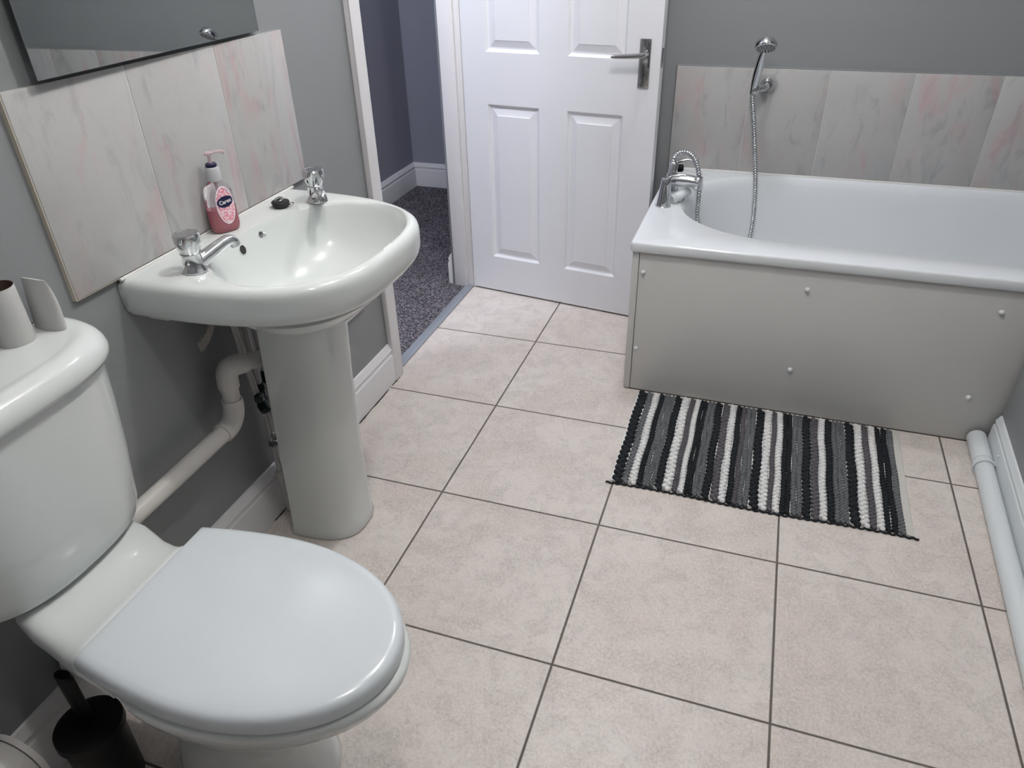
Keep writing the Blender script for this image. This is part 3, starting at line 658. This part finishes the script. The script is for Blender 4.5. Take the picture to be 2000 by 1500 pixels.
# ------------------------------------------------------------------ right wall pipe
r = empty('waste_pipe', (1.40, -1.2, .03), 'thick white plastic pipe along the floor by the right wall', 'pipe')
def pxr(y): return 1.4385+.041*(y+.3)
b = MB(); b.tube([(pxr(-.235), -.235, .027), (pxr(-3.0), -3.0, .027)], .0245, 24); b.build('pipe', M_rplas, r)
b = MB(); b.tube([(pxr(-.235), -.2335, .027), (pxr(-.36), -.36, .027)], .0262, 24); b.build('pipe_sleeve', M_rplas, r)
b = MB(); yk = -.385; P = [Vector((pxr(yk)+.0275*math.cos(t), yk, .027+.0275*math.sin(t))) for t in [PI*1.15-PI*1.05*k/16 for k in range(17)]]
b.tube(P+[Vector((pxr(yk)+.026, yk+.004, .050)), Vector((xr(yk)-.016, yk+.008, .070))], .004, 8); b.build('pipe_clip', M_rplas, r)

# ------------------------------------------------------------------ bath mat
r = empty('bath_mat', (.84, -.48, 0), 'striped black, grey and white braided cotton mat before the bathtub', 'bath mat')
stripes = [(265, 320, 'K', 1), (320, 355, 'G', 1), (355, 395, 'W', 1), (395, 425, 'K', 1), (425, 490, 'G', 3), (490, 532, 'K', 1), (532, 580, 'W', 1), (580, 610, 'D', 1), (610, 642, 'W', 1), (642, 685, 'K', 2), (685, 735, 'G', 2), (735, 776, 'K', 1), (776, 818, 'D', 1), (818, 856, 'W', 1), (856, 888, 'K', 1), (888, 915, 'D', 1), (915, 970, 'G', 2), (970, 1017, 'K', 1), (1017, 1060, 'W', 1), (1060, 1086, 'D', 1), (1086, 1122, 'W', 1), (1122, 1172, 'K', 2), (1172, 1227, 'G', 2), (1227, 1270, 'K', 1), (1270, 1310, 'D', 1), (1310, 1347, 'W', 1), (1347, 1383, 'K', 1), (1383, 1452, 'G', 3), (1452, 1500, 'K', 1), (1500, 1542, 'W', 1), (1542, 1576, 'D', 1), (1576, 1612, 'W', 1), (1612, 1672, 'K', 2), (1672, 1703, 'G', 1)]
mx0, mx1 = .437, 1.228; my0, my1 = -.722, -.239
def MP(u, v):  # u 0..1 across, v 0..1 towards the camera
    x = mx0+(mx1-mx0)*u + .006*(v-.5)*(1-2*u); y = my1+(my0-my1)*v + .010*u*v + .004*math.sin(u*9)*v
    return x, y
keys = list('KGDW')
icx, icf = None, None
tb = bmesh.new(); bmesh.ops.create_icosphere(tb, subdivisions=2, radius=1); icv = [v.co.copy() for v in tb.verts]; icf = [tuple(v.index for v in f.verts) for f in tb.faces]; tb.free()
b = MB(); U = lambda p: (p-258)/(1735-258)
for a0, a1, k, rows in stripes:
    for rI in range(rows):
        p0 = a0+(a1-a0)*rI/rows; p1 = a0+(a1-a0)*(rI+1)/rows; u0, u1 = U(p0), U(p1); wdt = (u1-u0)*(mx1-mx0)
        pitch = max(.0125, wdt*.80); n_ = int((my1-my0)/pitch); ph = random.random()
        for i in range(n_):
            for side in (-1, 1):
                v = (i+.5+side*.25)/n_ + random.uniform(-.002, .002); v = min(.992, max(.008, v))
                uw = u0+(u1-u0)*.5 + .0018*math.sin(v*14+ph*9+rI)
                x, y = MP(uw, v); x += side*wdt*.18
                rx, ry, rz = wdt*.37*random.uniform(.92, 1.08), pitch*.43, .0055+wdt*.12
                ang = side*.75; ca_, sa_ = math.cos(ang), math.sin(ang)
                vs = []
                for q in icv:
                    X, Y_ = q.x*rx, q.y*ry; vs.append((x+X*ca_-Y_*sa_, y+X*sa_+Y_*ca_, .0065+q.z*rz))
                b.add(vs, icf, keys.index(k))
b.build('braided_weave', [Y[k] for k in keys], r, angle=80)
b = MB()
P = [MP(i/40, .5) for i in range(2)]
rg = [[Vector((MP(i/60, 0)[0], MP(i/60, 0)[1]+.001, .0015)), Vector((*MP(i/60, 0), .004)), Vector((*MP(i/60, .985), .004)), Vector((*MP(i/60, .985), .0008))] for i in range(61)]
b.loft(rg); b.build('backing', Y['W'], r)
b = MB(); u0, u1 = U(1703), U(1735)+.002
rg = [[Vector((*MP(u0, i/40), .001)), Vector((*MP(u0, i/40), .008)), Vector((*MP(u1, i/40), .006)), Vector((*MP(u1+.003, i/40), .001))] for i in range(41)]
b.loft(rg); o = b.build('selvedge', yarn('cream selvedge', (.56, .55, .52)), r); o['label'] = 'flat cream side border'
b = MB(); pts = []
for i in range(301):
    u = -.012+i/300*1.028; x, y = MP(u, 1.0); pts.append((x, y-.004+.0022*math.sin(i*.9), .0035+.001*math.sin(i*.45)))
b.tube(pts, .0026, 8); o = b.build('binding_thread', Y['K'], r); o['label'] = 'dark thread binding the near edge'
